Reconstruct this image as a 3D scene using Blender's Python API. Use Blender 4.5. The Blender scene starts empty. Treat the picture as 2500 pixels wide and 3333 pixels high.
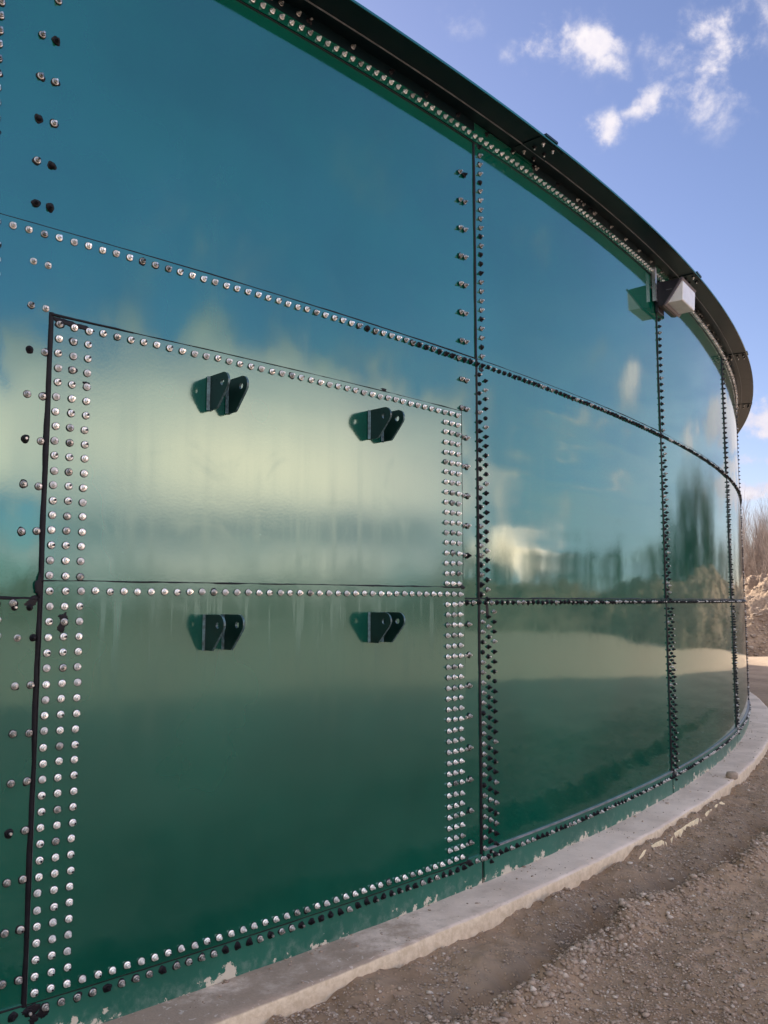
import bpy, math, random
import numpy as np
from mathutils import Vector, Matrix
random.seed(7); rng = np.random.default_rng(7)
S = bpy.context.scene; COL = S.collection
R2 = math.radians

# ------------------------------------------------------------------ camera
cam = bpy.data.objects.new('camera', bpy.data.cameras.new('camera')); COL.objects.link(cam)
cam.data.sensor_fit = 'VERTICAL'; cam.data.sensor_height = 24.0; cam.data.lens = 24.0 * 0.84614
cam.data.clip_start = 0.05; cam.data.clip_end = 6000
CAMZ = 1.55
cam.location = (0, 0, CAMZ); cam.rotation_euler = (R2(90 + 5.813), 0, 0)
S.camera = cam

# ------------------------------------------------------------------ light
SUN_AZ, SUN_EL = -32.2, 22.4
sd = Vector((math.sin(R2(SUN_AZ)) * math.cos(R2(SUN_EL)), math.cos(R2(SUN_AZ)) * math.cos(R2(SUN_EL)), math.sin(R2(SUN_EL))))
sun = bpy.data.objects.new('sun', bpy.data.lights.new('sun', 'SUN')); COL.objects.link(sun)
sun.data.energy = 5.0; sun.data.angle = R2(0.53); sun.data.color = (1.0, 0.90, 0.76)
sun.rotation_euler = sd.to_track_quat('Z', 'Y').to_euler(); sun.location = (-40, 60, 60)
S.view_settings.view_transform = 'Standard'; S.view_settings.look = 'None'
S.view_settings.exposure = 1.05; S.view_settings.gamma = 1.0

class NT:
    """small helper round a node tree"""
    def __init__(s, tree): s.t = tree; s.t.nodes.clear()
    def n(s, typ, **kw):
        nd = s.t.nodes.new(typ)
        for k, v in kw.items(): setattr(nd, k, v)
        return nd
    def l(s, a, b): s.t.links.new(a, b)
    def put(s, sock, v):
        if isinstance(v, bpy.types.NodeSocket): s.l(v, sock)
        elif v is not None: sock.default_value = v
    def m(s, op, a, b=None, c=None, clamp=False):
        nd = s.n('ShaderNodeMath', operation=op, use_clamp=clamp)
        s.put(nd.inputs[0], a); s.put(nd.inputs[1], b); s.put(nd.inputs[2], c)
        return nd.outputs[0]
    def v(s, op, a, b=None):
        nd = s.n('ShaderNodeVectorMath', operation=op); s.put(nd.inputs[0], a)
        if b is not None: s.put(nd.inputs[1], b)
        return nd.outputs[0]
    def noise(s, vec, scale, detail=4, rough=0.55, dist=0.0):
        nd = s.n('ShaderNodeTexNoise'); s.put(nd.inputs['Vector'], vec)
        nd.inputs['Scale'].default_value = scale; nd.inputs['Detail'].default_value = detail
        nd.inputs['Roughness'].default_value = rough; nd.inputs['Distortion'].default_value = dist
        return nd.outputs['Fac']
    def ramp(s, val, lo, hi, a=0.0, b=1.0, smooth=True):
        nd = s.n('ShaderNodeMapRange'); nd.interpolation_type = 'SMOOTHSTEP' if smooth else 'LINEAR'
        s.put(nd.inputs['Value'], val)
        nd.inputs['From Min'].default_value = lo; nd.inputs['From Max'].default_value = hi
        nd.inputs['To Min'].default_value = a; nd.inputs['To Max'].default_value = b
        return nd.outputs['Result']
    def mix(s, fac, a, b, blend='MIX'):
        nd = s.n('ShaderNodeMix', data_type='RGBA', blend_type=blend)
        s.put(nd.inputs['Factor'], fac); s.put(nd.inputs['A'] if False else nd.inputs[6], a if not isinstance(a, tuple) else (*a, 1)[:4])
        s.put(nd.inputs[7], b if not isinstance(b, tuple) else (*b, 1)[:4])
        return nd.outputs[2]
    def scalev(s, vec, sc):
        nd = s.n('ShaderNodeMapping'); s.l(vec, nd.inputs['Vector']); nd.inputs['Scale'].default_value = sc
        return nd.outputs[0]

# world: sky with clouds placed by azimuth / elevation (degrees)
W = bpy.data.worlds.new('World'); S.world = W; W.use_nodes = True
w = NT(W.node_tree)
sky = w.n('ShaderNodeTexSky'); sky.sky_type = 'NISHITA'; sky.sun_disc = False
sky.sun_elevation = R2(SUN_EL); sky.sun_rotation = R2(SUN_AZ); sky.air_density = 1.0; sky.dust_density = 0.6; sky.ozone_density = 2.0
dirv = w.n('ShaderNodeTexCoord').outputs['Generated']
sep = w.n('ShaderNodeSeparateXYZ'); w.l(dirv, sep.inputs[0])
az = w.m('DEGREES', w.m('ARCTAN2', sep.outputs[0], sep.outputs[1]))
el = w.m('DEGREES', w.m('ARCSINE', sep.outputs[2]))
az_true, el_true = az, el
wn = w.n('ShaderNodeTexNoise'); w.l(dirv, wn.inputs['Vector']); wn.inputs['Scale'].default_value = 21; wn.inputs['Detail'].default_value = 5; wn.inputs['Roughness'].default_value = .6
wc = w.n('ShaderNodeSeparateColor'); w.l(wn.outputs['Color'], wc.inputs[0])
az = w.m('ADD', az, w.m('MULTIPLY', w.m('SUBTRACT', wc.outputs[0], .5), 5.5)); el = w.m('ADD', el, w.m('MULTIPLY', w.m('SUBTRACT', wc.outputs[1], .5), 3.6))
# az, el, half width, half height, tilt, strength (clouds hidden behind the camera and overhead come last)
CL = [(11.6,33.9,2.2,1.6,10,1.2),(14.9,33.5,2.2,1.7,-35,1.2),(15.8,32.2,1.4,1.0,0,.9),(22.3,32.2,2.6,2.3,0,1.4),(21.3,30.6,1.2,1.8,-20,1.1),
      (22.2,29.6,2.0,2.4,0,.75),(18.5,29.8,2.2,.8,25,.9),(15.4,28.7,1.1,1.1,40,.95),(5.0,35.1,2.2,1.6,0,.5),(25.5,33,2.5,2.2,0,.7),
      (30,11.0,9.5,1.6,0,3.4),(28,8.2,9,.5,0,2.6),(30,6.7,10.0,.8,0,3.2),(25,4.4,3,.5,0,.8),
      (57,13.6,2.4,1.9,0,1.5),(46,10.2,2.6,1.3,0,1.5),(105,21,9,5,10,.55),(88,27,8,4,0,.38),(70,23,4,3,0,.6),(62,16.5,3,2,0,.6),
      (101,8.4,24,6.4,5,4.5),(100,2.4,22,1.8,0,3.0),(128,9.5,18,6,0,2.4),(74,2.8,6,2.0,0,3.0),(66,11.3,13,.5,2,.85),(70,9.2,13,.45,-2,.9),(64,7.2,12,.5,1,.9),(72,5.6,9,.4,-1,.9),(40,6,9,2.5,0,.9),(150,18,12,7,0,.8),(-60,14,20,6,0,.9),(-110,20,18,8,0,.9),(175,12,16,6,0,1.1)]
BRIGHT = {(66,11.3):1.7,(70,9.2):1.9,(64,7.2):1.9,(72,5.6):2.0,(101,8.4):5.0,(100,2.4):4.3,(128,9.5):4.4,(74,2.8):5.0,(57,13.6):1.9,(46,10.2):1.5,(105,21):1.5}
mask = None; lum = None
for (a0, e0, ra, re, rot, st) in CL:
    da = w.m('MULTIPLY', w.m('SUBTRACT', az, a0), math.cos(R2(e0))); de = w.m('SUBTRACT', el, e0)
    c, s_ = math.cos(R2(rot)), math.sin(R2(rot))
    u = w.m('DIVIDE', w.m('ADD', w.m('MULTIPLY', da, c), w.m('MULTIPLY', de, s_)), ra)
    v_ = w.m('DIVIDE', w.m('SUBTRACT', w.m('MULTIPLY', de, c), w.m('MULTIPLY', da, s_)), re)
    d2 = w.m('ADD', w.m('MULTIPLY', u, u), w.m('MULTIPLY', v_, v_))
    g = w.m('MULTIPLY', w.m('EXPONENT', w.m('MULTIPLY', d2, -1.0)), st)
    mask = g if mask is None else w.m('MAXIMUM', mask, g)
    k_ = BRIGHT.get((a0, e0), 1.0) - 1.0
    if k_: lum = w.m('MULTIPLY', g, k_ / st) if lum is None else w.m('MAXIMUM', lum, w.m('MULTIPLY', g, k_ / st))
# a grey layer of stratus lying across the bright bank
gb = w.m('DIVIDE', w.m('SUBTRACT', el_true, w.m('ADD', 4.6, w.m('MULTIPLY', w.m('SUBTRACT', wc.outputs[2], .5), 1.5))), 1.25)
grey = w.m('MULTIPLY', w.m('EXPONENT', w.m('MULTIPLY', w.m('MULTIPLY', gb, gb), -1.0)), w.ramp(az_true, 78, 86))
lum = w.m('MULTIPLY', lum, w.m('SUBTRACT', 1.0, w.m('MULTIPLY', grey, 0.93)))
lum_named = lum
# added unseen deck of bright cloud overhead and behind the camera, filling the shade
over = w.m('MAXIMUM', w.ramp(el, 46, 62), w.m('MULTIPLY', w.ramp(w.m('ABSOLUTE', w.m('SUBTRACT', w.m('ABSOLUTE', az), 0)), 138, 160), w.ramp(el, 2, 14)))
mask = w.m('MAXIMUM', mask, over); lum = w.m('MAXIMUM', lum, w.m('MULTIPLY', over, 1.9 * 0.85))
n1 = w.noise(dirv, 19, 9, 0.60, 0.15); n2 = w.noise(dirv, 5, 3, 0.5, 0.2)
nn = w.m('ADD', w.m('MULTIPLY', n1, 0.8), w.m('MULTIPLY', n2, 0.3))
dens = w.m('MULTIPLY', w.m('MINIMUM', mask, 1.25), w.ramp(w.m('ADD', nn, w.m('MULTIPLY', w.m('MINIMUM', mask, 2.6), 0.085)), 0.47, 0.80))
alpha = w.ramp(dens, 0.06, 0.95, 0, 1)
tint = w.mix(1.0, sky.outputs[0], (1.05, 0.945, 1.10), 'MULTIPLY')
sky_boost = w.m('MULTIPLY', w.ramp(w.m('ABSOLUTE', w.m('SUBTRACT', az, 105)), 30, 75, 1, 0), w.ramp(n2, 0.2, 0.8, 0.75, 1.0))   # added brightening of the unseen sky that the wall reflects
tint = w.mix(sky_boost, tint, w.mix(1.0, tint, (1.95, 2.45, 2.5), 'MULTIPLY'))
cloudc = w.mix(w.ramp(n1, 0.35, 0.7), (5.0, 4.9, 5.8), (6.6, 6.2, 6.4))
cloudc = w.v('SCALE', w.mix(w.m('MULTIPLY', lum_named, 0.25, clamp=True), w.mix(over, cloudc, (7.4, 6.6, 5.9)), (11.3, 7.5, 5.2)))
w.l(w.m('ADD', lum, 1.0), cloudc.node.inputs['Scale'])
hz = w.m('MULTIPLY', w.m('MULTIPLY', w.ramp(el_true, 2, 22, 0.88, 0), w.ramp(w.m('ABSOLUTE', w.m('SUBTRACT', az_true, 75)), 25, 50, 1, 0)), w.ramp(w.noise(w.scalev(dirv, (1, 1, 7)), 6, 4, .55), 0.3, 0.65, 0.45, 1.0))
tint = w.mix(hz, tint, (7.6, 9.2, 10.4))     # pale layered haze low down
skyc = w.mix(alpha, tint, cloudc)
bg = w.n('ShaderNodeBackground'); w.l(skyc, bg.inputs['Color']); bg.inputs['Strength'].default_value = 0.075
wo = w.n('ShaderNodeOutputWorld'); w.l(bg.outputs[0], wo.inputs['Surface'])

# ------------------------------------------------------------------ numbers of the place
CX, CY, RT = -17.0963, 20.9526, 23.8004      # tank centre and radius (metres); camera stands at x=y=0
SEAMS = [-48.96, -42.18, -35.30, -28.42, -21.55]
Z1, Z2, Z3 = 1.556, 2.956, 4.295
DEG = RT * math.pi / 180                     # metres per degree of arc
def P(th, r, z):
    t = np.radians(th); return np.stack(np.broadcast_arrays(CX + (RT + r) * np.cos(t), CY + (RT + r) * np.sin(t), z), -1)
def wallang(x, y): return np.degrees(np.arctan2(y - CY, x - CX)), np.hypot(x - CX, y - CY) - RT

# noise
_perm = rng.random((257, 257))
def vnoise(x, y):
    xi = np.floor(x).astype(int); yi = np.floor(y).astype(int); fx = x - xi; fy = y - yi
    fx = fx * fx * (3 - 2 * fx); fy = fy * fy * (3 - 2 * fy)
    a = _perm[xi % 256, yi % 256]; b = _perm[(xi + 1) % 256, yi % 256]; c = _perm[xi % 256, (yi + 1) % 256]; d = _perm[(xi + 1) % 256, (yi + 1) % 256]
    return (a * (1 - fx) + b * fx) * (1 - fy) + (c * (1 - fx) + d * fx) * fy - 0.5
def fbm(x, y, o=4, g=0.5):
    s = 0; a = 1
    for i in range(o): s = s + a * vnoise(x + 17.3 * i, y - 9.1 * i); x = x * 2.03; y = y * 2.03; a *= g
    return s

# ------------------------------------------------------------------ object helpers
def mesh(name, V, F, mats, mi=None, smooth=False):
    me = bpy.data.meshes.new(name)
    V = np.asarray(V, dtype=np.float32).reshape(-1, 3)
    if isinstance(F, np.ndarray) and F.ndim == 2:
        k = F.shape[1]; me.vertices.add(len(V)); me.vertices.foreach_set('co', V.ravel())
        me.loops.add(F.size); me.loops.foreach_set('vertex_index', F.astype(np.int32).ravel())
        me.polygons.add(len(F)); me.polygons.foreach_set('loop_start', np.arange(0, F.size, k, dtype=np.int32))
        me.polygons.foreach_set('loop_total', np.full(len(F), k, dtype=np.int32)); me.update(calc_edges=True)
    else:
        me.from_pydata([tuple(map(float, v)) for v in V], [], [tuple(int(i) for i in f) for f in F])
    for m_ in (mats if isinstance(mats, (list, tuple)) else [mats]): me.materials.append(m_)
    if mi is not None: me.polygons.foreach_set('material_index', np.asarray(mi, dtype=np.int32))
    if smooth is True: me.polygons.foreach_set('use_smooth', np.ones(len(me.polygons), dtype=bool))
    elif smooth is not False: me.polygons.foreach_set('use_smooth', np.asarray(smooth, dtype=bool))
    me.validate(); me.update(); return me
def link(name, me, parent=None, **props):
    o = bpy.data.objects.new(name, me); COL.objects.link(o)
    if parent is not None:
        o.parent = parent
        pl = Vector((0, 0, 0)); q = parent
        while q: pl += q.location; q = q.parent
        o.location = -pl if me is not None else (0, 0, 0)
    for k, v in props.items(): o[k] = v
    return o
def thing(name, label, cat, loc, group=None):
    o = bpy.data.objects.new(name, None); COL.objects.link(o); o.location = loc; o.empty_display_size = 0.2
    o['label'] = label; o['category'] = cat
    if group: o['group'] = group
    return o
def grid_faces(nu, nv, off=0, closed_u=False):
    a = np.arange(nu * nv).reshape(nu, nv)
    if closed_u: a = np.vstack([a, a[:1]])
    return np.stack([a[:-1, :-1], a[1:, :-1], a[1:, 1:], a[:-1, 1:]], -1).reshape(-1, 4) + off
class MB:
    def __init__(s): s.V = []; s.F = []; s.M = []; s.n = 0
    def add(s, V, F, mat=0):
        V = np.asarray(V, float).reshape(-1, 3); F = np.asarray(F)
        s.V.append(V); s.F.append(F + s.n); s.M.append(np.full(len(F), mat)); s.n += len(V)
    def quad(s, a, b, c, d, mat=0): s.add([a, b, c, d], np.array([[0, 1, 2, 3]]), mat)
    def build(s, name, mats, parent=None, smooth=False, **props):
        me = mesh(name, np.vstack(s.V), np.vstack(s.F), mats, np.concatenate(s.M), smooth)
        return link(name, me, parent, **props)
def sweep(mb, prof, t0, t1, step=0.35, mat=0, caps=True):
    """closed (r,z) profile swept round the tank; every profile edge has its own vertices so it shades crisply"""
    n = max(2, int(abs(t1 - t0) / step) + 1); th = np.linspace(t0, t1, n)
    for (r0, z0), (r1, z1) in zip(prof, prof[1:] + prof[:1]):
        V = np.stack([P(th, r0, z0), P(th, r1, z1)], 1).reshape(-1, 3)
        mb.add(V, grid_faces(n, 2), mat)
    if caps and len(prof) == 4:
        for t in (t0, t1): mb.quad(*[P(t, r, z) for r, z in prof], mat=mat)

# ------------------------------------------------------------------ materials
def newmat(name):
    m = bpy.data.materials.new(name); m.use_nodes = True; t = NT(m.node_tree)
    b = t.n('ShaderNodeBsdfPrincipled'); o = t.n('ShaderNodeOutputMaterial'); t.l(b.outputs[0], o.inputs[0])
    pos = t.n('ShaderNodeNewGeometry').outputs['Position']
    return m, t, b, pos
def bump(t, b, h, strength=0.3, dist=0.01):
    n = t.n('ShaderNodeBump'); n.inputs['Strength'].default_value = strength; n.inputs['Distance'].default_value = dist
    t.l(h, n.inputs['Height']); t.l(n.outputs[0], b.inputs['Normal']); return n
def enamel(name, col=(0.001, 0.070, 0.044), rough=0.05, streak=0.05, grain=0.6, ior=2.08, flake=False):
    m, t, b, pos = newmat(name)
    n_big = t.noise(pos, 1.3, 3)
    st = t.noise(t.scalev(pos, (14, 14, 0.55)), 1.0, 5, 0.6)
    sm = t.noise(pos, 3.2, 6, 0.65, 1.2)
    c1 = t.mix(t.ramp(n_big, 0.3, 0.7), tuple(x * 0.88 for x in col), tuple(x * 1.14 for x in col))
    # thin dusty film, in smears and in runs
    film = t.m('ADD', t.ramp(st, 0.58, 0.82, 0, 0.022), t.ramp(sm, 0.60, 0.80, 0, 0.022))
    c2 = t.mix(film, c1, (0.16, 0.20, 0.16))
    r = t.m('ADD', t.ramp(st, 0.45, 0.8, rough, rough + streak), t.ramp(sm, 0.5, 0.8, 0, streak))
    if streak and rough > .1 and not flake:   # short runs below the seam and the row of nuts
        sz = t.n('ShaderNodeSeparateXYZ'); t.l(pos, sz.inputs[0])
        rn = t.noise(t.scalev(pos, (26, 26, 1.2)), 1.0, 4, 0.7); zone = t.m('MULTIPLY', t.ramp(sz.outputs[2], 1.05, 1.42), t.ramp(sz.outputs[2], 1.50, 1.60, 1, 0))
        run = t.m('MULTIPLY', t.ramp(rn, 0.52, 0.62), zone); r = t.m('ADD', r, t.m('MULTIPLY', run, 0.10))
        sc = t.noise(t.scalev(pos, (3, 3, 9)), 7, 8, 0.8, 2.0); r = t.m('ADD', r, t.ramp(sc, 0.63, 0.70, 0, 0.18))
    if flake:
        sx = t.n('ShaderNodeSeparateXYZ'); t.l(pos, sx.inputs[0])
        f1 = t.noise(pos, 9, 8, 0.66, 0.3); f2 = t.noise(pos, 24, 5, 0.7)
        low = t.ramp(sx.outputs[2], -0.01, 0.12, 0.16, -0.07, smooth=False)
        amt = t.ramp(t.m('ADD', t.m('ADD', t.m('MULTIPLY', f1, 0.75), t.m('MULTIPLY', f2, 0.25)), low), 0.652, 0.664)
        scum = t.ramp(t.m('ADD', t.noise(pos, 16, 7, 0.7), low), 0.50, 0.85, 0, 0.35)
        c2 = t.mix(scum, c2, (0.30, 0.36, 0.30)); c2 = t.mix(amt, c2, (0.52, 0.46, 0.36))
        r = t.m('MAXIMUM', r, t.m('MULTIPLY', t.m('MAXIMUM', amt, scum), 0.8))
    t.l(c2, b.inputs['Base Color']); t.l(r, b.inputs['Roughness']); b.inputs['IOR'].default_value = ior; b.inputs['Specular Tint'].default_value = (0.63, 0.93, 0.94, 1)
    g = t.m('ADD', t.m('MULTIPLY', t.noise(pos, 90, 2, 0.5), 0.10 * grain), t.m('MULTIPLY', t.noise(pos, 3, 2, 0.5), 1.2))
    bump(t, b, g, 0.3, 0.0016)
    return m
M_wall = enamel('green_enamel')
M_hatch = enamel('green_enamel_hatch', col=(0.001, 0.068, 0.043), rough=0.11, streak=0.06, grain=1.4)
M_gird = enamel('green_enamel_girder', col=(0.001, 0.006, 0.009), rough=0.34, streak=0.03, ior=1.42)
M_base = enamel('green_enamel_chipped', col=(0.014, 0.105, 0.070), rough=0.3, streak=0.1, ior=1.6, flake=True)
def simple(name, col, rough=0.5, metal=0.0, var=0.15, scale=20, bmp=0.0, bscale=60, ior=1.5):
    m, t, b, pos = newmat(name)
    n = t.noise(pos, scale, 5, 0.6)
    t.l(t.mix(t.ramp(n, 0.3, 0.7), tuple(c * (1 - var) for c in col), tuple(min(1, c * (1 + var)) for c in col)), b.inputs['Base Color'])
    t.l(t.ramp(n, 0.3, 0.7, rough * 0.85, min(1, rough * 1.15)), b.inputs['Roughness']); b.inputs['Metallic'].default_value = metal
    b.inputs['IOR'].default_value = ior
    if bmp: bump(t, b, t.noise(pos, bscale, 4, 0.6), bmp, 0.004)
    return m
M_seal = simple('black_sealant', (0.006, 0.005, 0.008), 0.5, bmp=0.5, bscale=40, ior=1.3)
M_zinc = simple('galvanised_steel', (0.90, 0.86, 0.82), 0.27, 0.62, 0.12, 35)
M_zinc2 = simple('dull_galvanised_steel', (0.62, 0.60, 0.58), 0.42, 0.35, 0.25, 45)
M_steel = simple('stained_steel', (0.40, 0.385, 0.37), 0.30, 0.75, 0.5, 30)
M_edge = simple('bare_steel_edge', (0.22, 0.23, 0.25), 0.35, 0.3, 0.3, 10)
M_bronze = simple('dark_bronze_paint', (0.012, 0.010, 0.016), 0.35, 0.0, 0.2, 8)
M_conduit = simple('galvanised_conduit', (0.45, 0.46, 0.48), 0.3, 0.8, 0.15, 8)
M_lug = simple('dark_green_paint', (0.004, 0.022, 0.018), 0.32, 0.0, 0.3, 12, ior=1.5)
M_foam = simple('yellow_foam', (0.80, 0.66, 0.42), 0.85, 0, 0.15, 30, 0.4)
M_plate = simple('grey_print', (0.09, 0.09, 0.10), 0.5)

m, t, b, pos = newmat('lamp_glass'); M_lens = m
t.l(t.mix(t.ramp(t.noise(t.scalev(pos, (1, 1, 1)), 9, 3), 0.3, 0.7), (0.80, 0.78, 0.76), (0.92, 0.90, 0.88)), b.inputs['Base Color'])
b.inputs['Roughness'].default_value = 0.22; b.inputs['IOR'].default_value = 1.5; b.inputs['Transmission Weight'].default_value = 0.25
wv = t.n('ShaderNodeTexWave'); wv.inputs['Scale'].default_value = 40; t.l(pos, wv.inputs['Vector']); bump(t, b, wv.outputs['Fac'], 0.3, 0.003)

m, t, b, pos = newmat('concrete'); M_conc = m
sx = t.n('ShaderNodeSeparateXYZ'); t.l(pos, sx.inputs[0])
n1 = t.noise(pos, 2.2, 6, 0.6, 0.4); n2 = t.noise(pos, 26, 6, 0.65); n3 = t.noise(pos, 0.9, 4, 0.6)
c = t.mix(t.ramp(n1, 0.3, 0.7), (0.50, 0.405, 0.335), (0.70, 0.585, 0.495))
c = t.mix(t.ramp(n2, 0.60, 0.68, 0, 0.35), c, (0.20, 0.16, 0.14))
# dried mud lying on the near end of the ledge
near = t.ramp(sx.outputs[1], 3.4, 5.2, 0.26, -0.10, smooth=False)
mud = t.ramp(t.m('ADD', t.m('ADD', t.m('MULTIPLY', t.noise(pos, 4, 9, 0.75), 0.75), t.m('MULTIPLY', n3, 0.25)), near), 0.50, 0.72, 0, 0.85)
c = t.mix(mud, c, t.mix(t.noise(pos, 60, 4, .7), (0.17, 0.125, 0.09), (0.34, 0.255, 0.19)))
c = t.mix(t.ramp(t.noise(t.scalev(pos, (1, 1, 1)), 1.6, 9, 0.8, 1.5), 0.56, 0.70, 0, 0.45), c, (0.28, 0.225, 0.18))
c = t.mix(t.ramp(t.noise(pos, 14, 2, 0.5, 3.0), 0.66, 0.70, 0, 0.30), c, (0.80, 0.74, 0.68))
side = t.ramp(sx.outputs[2], -0.012, -0.004, 1, 0)
c = t.mix(side, c, t.mix(t.ramp(n2, 0.35, 0.65), (0.56, 0.44, 0.30), (0.70, 0.57, 0.41)))  # outer face painted warmer, putting bounced sunlight into its colour
t.l(c, b.inputs['Base Color']); b.inputs['Roughness'].default_value = 0.85
bump(t, b, t.m('ADD', t.m('MULTIPLY', n2, 0.6), t.noise(pos, 120, 3)), 0.5, 0.004)

def soil(name, a, b_, far=False):
    m, t, b, pos = newmat(name)
    n1 = t.noise(pos, 0.7, 6, 0.6); n2 = t.noise(pos, 9, 8, 0.7); vo = t.n('ShaderNodeTexVoronoi'); vo.inputs['Scale'].default_value = 55 if not far else 9
    t.l(pos, vo.inputs['Vector']); vo.inputs['Randomness'].default_value = 1
    c = t.mix(t.ramp(t.m('ADD', t.m('MULTIPLY', n1, .5), t.m('MULTIPLY', n2, .5)), 0.35, 0.65), a, b_)
    sp = t.n('ShaderNodeSeparateColor'); t.l(vo.outputs['Color'], sp.inputs[0])
    peb = t.m('MULTIPLY', t.ramp(sp.outputs[0], 0.45, 1.0, 0, 1), t.ramp(vo.outputs['Distance'], 0.25, 0.5, 1, 0))
    if not far:
        at = t.n('ShaderNodeAttribute'); at.attribute_name = 'damp_shade'
        c = t.mix(t.m('MULTIPLY', at.outputs['Fac'], t.ramp(n2, 0.35, 0.55, 0.6, 1.0)), c, (0.060, 0.048, 0.040))  # damp soil, with the furrow's shade painted into the same dark colour
    c = t.mix(t.m('MULTIPLY', peb, 0.55), c, tuple(min(1, x * 1.6) for x in b_))
    if not far:   # further out dry orange sand, lightened to paint in the sunlit strip's brightness
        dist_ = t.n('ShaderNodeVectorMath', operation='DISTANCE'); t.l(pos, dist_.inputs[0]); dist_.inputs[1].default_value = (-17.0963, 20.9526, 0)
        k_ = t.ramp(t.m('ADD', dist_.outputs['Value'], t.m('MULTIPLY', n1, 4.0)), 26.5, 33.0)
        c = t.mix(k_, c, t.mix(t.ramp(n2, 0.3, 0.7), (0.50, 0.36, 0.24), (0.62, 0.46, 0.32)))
    t.l(c, b.inputs['Base Color']); b.inputs['Roughness'].default_value = 0.95
    hh = t.m('ADD', t.m('MULTIPLY', peb, 0.8), t.m('MULTIPLY', n2, 0.9))
    bump(t, b, hh, 0.8, 0.012 if not far else 0.07)
    return m
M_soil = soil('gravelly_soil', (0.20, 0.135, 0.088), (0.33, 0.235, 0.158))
M_mound = soil('excavated_earth', (0.17, 0.112, 0.078), (0.42, 0.30, 0.205), far=True)
def stonemat(name, cols):
    m, t, b, pos = newmat(name); ri = t.n('ShaderNodeNewGeometry').outputs['Random Per Island']
    cr = t.n('ShaderNodeValToRGB'); t.l(ri, cr.inputs[0]); e = cr.color_ramp.elements
    e[0].position = 0; e[0].color = (*cols[0], 1); e[1].position = 1; e[1].color = (*cols[-1], 1)
    for i, cc in enumerate(cols[1:-1]): x = e.new((i + 1) / (len(cols) - 1)); x.color = (*cc, 1)
    t.l(t.mix(t.ramp(t.noise(pos, 60, 4), 0.3, 0.7, 0, 0.35), cr.outputs[0], (0.16, 0.125, 0.10)), b.inputs['Base Color'])
    b.inputs['Roughness'].default_value = 0.9; return m
M_stone = stonemat('gravel_stone', [(0.24, 0.17, 0.125), (0.36, 0.265, 0.195), (0.29, 0.22, 0.17), (0.44, 0.34, 0.26), (0.33, 0.265, 0.215), (0.40, 0.30, 0.225), (0.62, 0.54, 0.46)])
M_rub = stonemat('rubble_stone', [(0.22, 0.16, 0.12), (0.36, 0.27, 0.20), (0.20, 0.15, 0.12), (0.46, 0.38, 0.31)])
M_bark = simple('grey_bark', (0.23, 0.18, 0.155), 0.9, 0, 0.35, 3)
M_wood = simple('dark_bark', (0.10, 0.085, 0.07), 0.9, 0, 0.35, 3)

# ------------------------------------------------------------------ ground
def shelf(th, r):
    """height of the near ground by wall angle and distance from the wall"""
    near = -0.085 + 0.012 * fbm(th * 1.3, r * 2.0, 3)
    return near
FOAM_R = 0.352
def ridge_r(th): return 0.80 + 0.05 * np.sin(th * 1.1) + 0.10 * fbm(th * 1.4, 3.0 + 0 * th, 3) + np.clip(th + 40, 0, 40) * 0.035
def ground_z(x, y):
    th, r = wallang(x, y)
    z = shelf(th, r)
    d = np.hypot(x, y)
    # loose earth heaped against the footing where the foam shows, and at the very near end less
    heap = 0.0 * 0.060 * np.exp(-((r - 0.36) / 0.11) ** 2) * np.clip((th + 41.5) / 3, 0, 1) * (0.7 + 0.9 * fbm(th * 2.2, r * 3 + 4, 3))
    z = z + heap
    z = z + np.clip(0.055 * (fbm(th * 1.7 + 9, r * 2.5, 4) + 0.10), 0, 1) * np.exp(-((r - 0.34) / 0.12) ** 2) * 1.6
    # soil lying level behind the foam boards, falling away on their outer side
    inb = np.clip((th + 39.6) / .5, 0, 1) * np.clip((-34.6 - th) / .5, 0, 1)
    back = -0.040 + 0.020 * fbm(th * 4, r * 9, 4)
    z = np.where((r < FOAM_R + .004), z * (1 - inb) + back * inb, z - inb * .022 * np.exp(-((r - FOAM_R) / .10) ** 2))
    # wheel-pushed ridge of gravel running beside the footing with a furrow on its tank side
    rr = ridge_r(th)
    on = np.clip((th + 52) / 4, 0, 1) * np.clip((-20 - th) / 8, 0, 1)
    z = z + on * (0.075 * np.where(r < rr, np.exp(-((r - rr) / 0.055) ** 2), np.exp(-((r - rr) / 0.12) ** 2)) - 0.075 * np.exp(-((r - rr + 0.15) / 0.09) ** 2)) * (0.85 + 0.9 * fbm(th * 3.1, 1.0 + 0 * th, 3))
    # other ruts further out
    for r0, a, wd in ((1.95, .03, .16), (2.7, .035, .2), (4.6, .05, .3), (6.2, .05, .3)):
        q = r0 + 0.12 * np.sin(th * .35 + r0)
        z = z + on * a * (np.exp(-((r - q) / wd) ** 2) - np.exp(-((r - q - wd * 1.7) / wd) ** 2)) * (0.6 + 1.2 * fbm(th * 1.2 + r0 * 7, 2.0 + 0 * th, 3))
    fine = np.clip(1.6 - d / 22, 0.15, 1)
    z = z + fine * (0.020 * fbm(x * 2.2, y * 2.2, 4) + 0.020 * fbm(x * 14, y * 14, 4, 0.7))
    z = z + np.clip((d - 12) / 30, 0, 1) * 0.5 * fbm(x * 0.12, y * 0.12, 4)
    # stays below the footing and inside the tank
    z = np.where(r < 0.20, np.minimum(z, -0.12), z)
    return z
def axis(lo, hi, step, far, n):
    mid = np.arange(lo, hi, step); g = np.geomspace(step, far, n)
    return np.concatenate([lo - np.cumsum(g)[::-1] , mid, hi + np.cumsum(g)])
gx = axis(-1.6, 6.0, 0.022, 180, 62); gy = axis(2.4, 10.5, 0.024, 180, 62)
X, Y = np.meshgrid(gx, gy, indexing='ij')
Zg = ground_z(X, Y)
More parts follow.
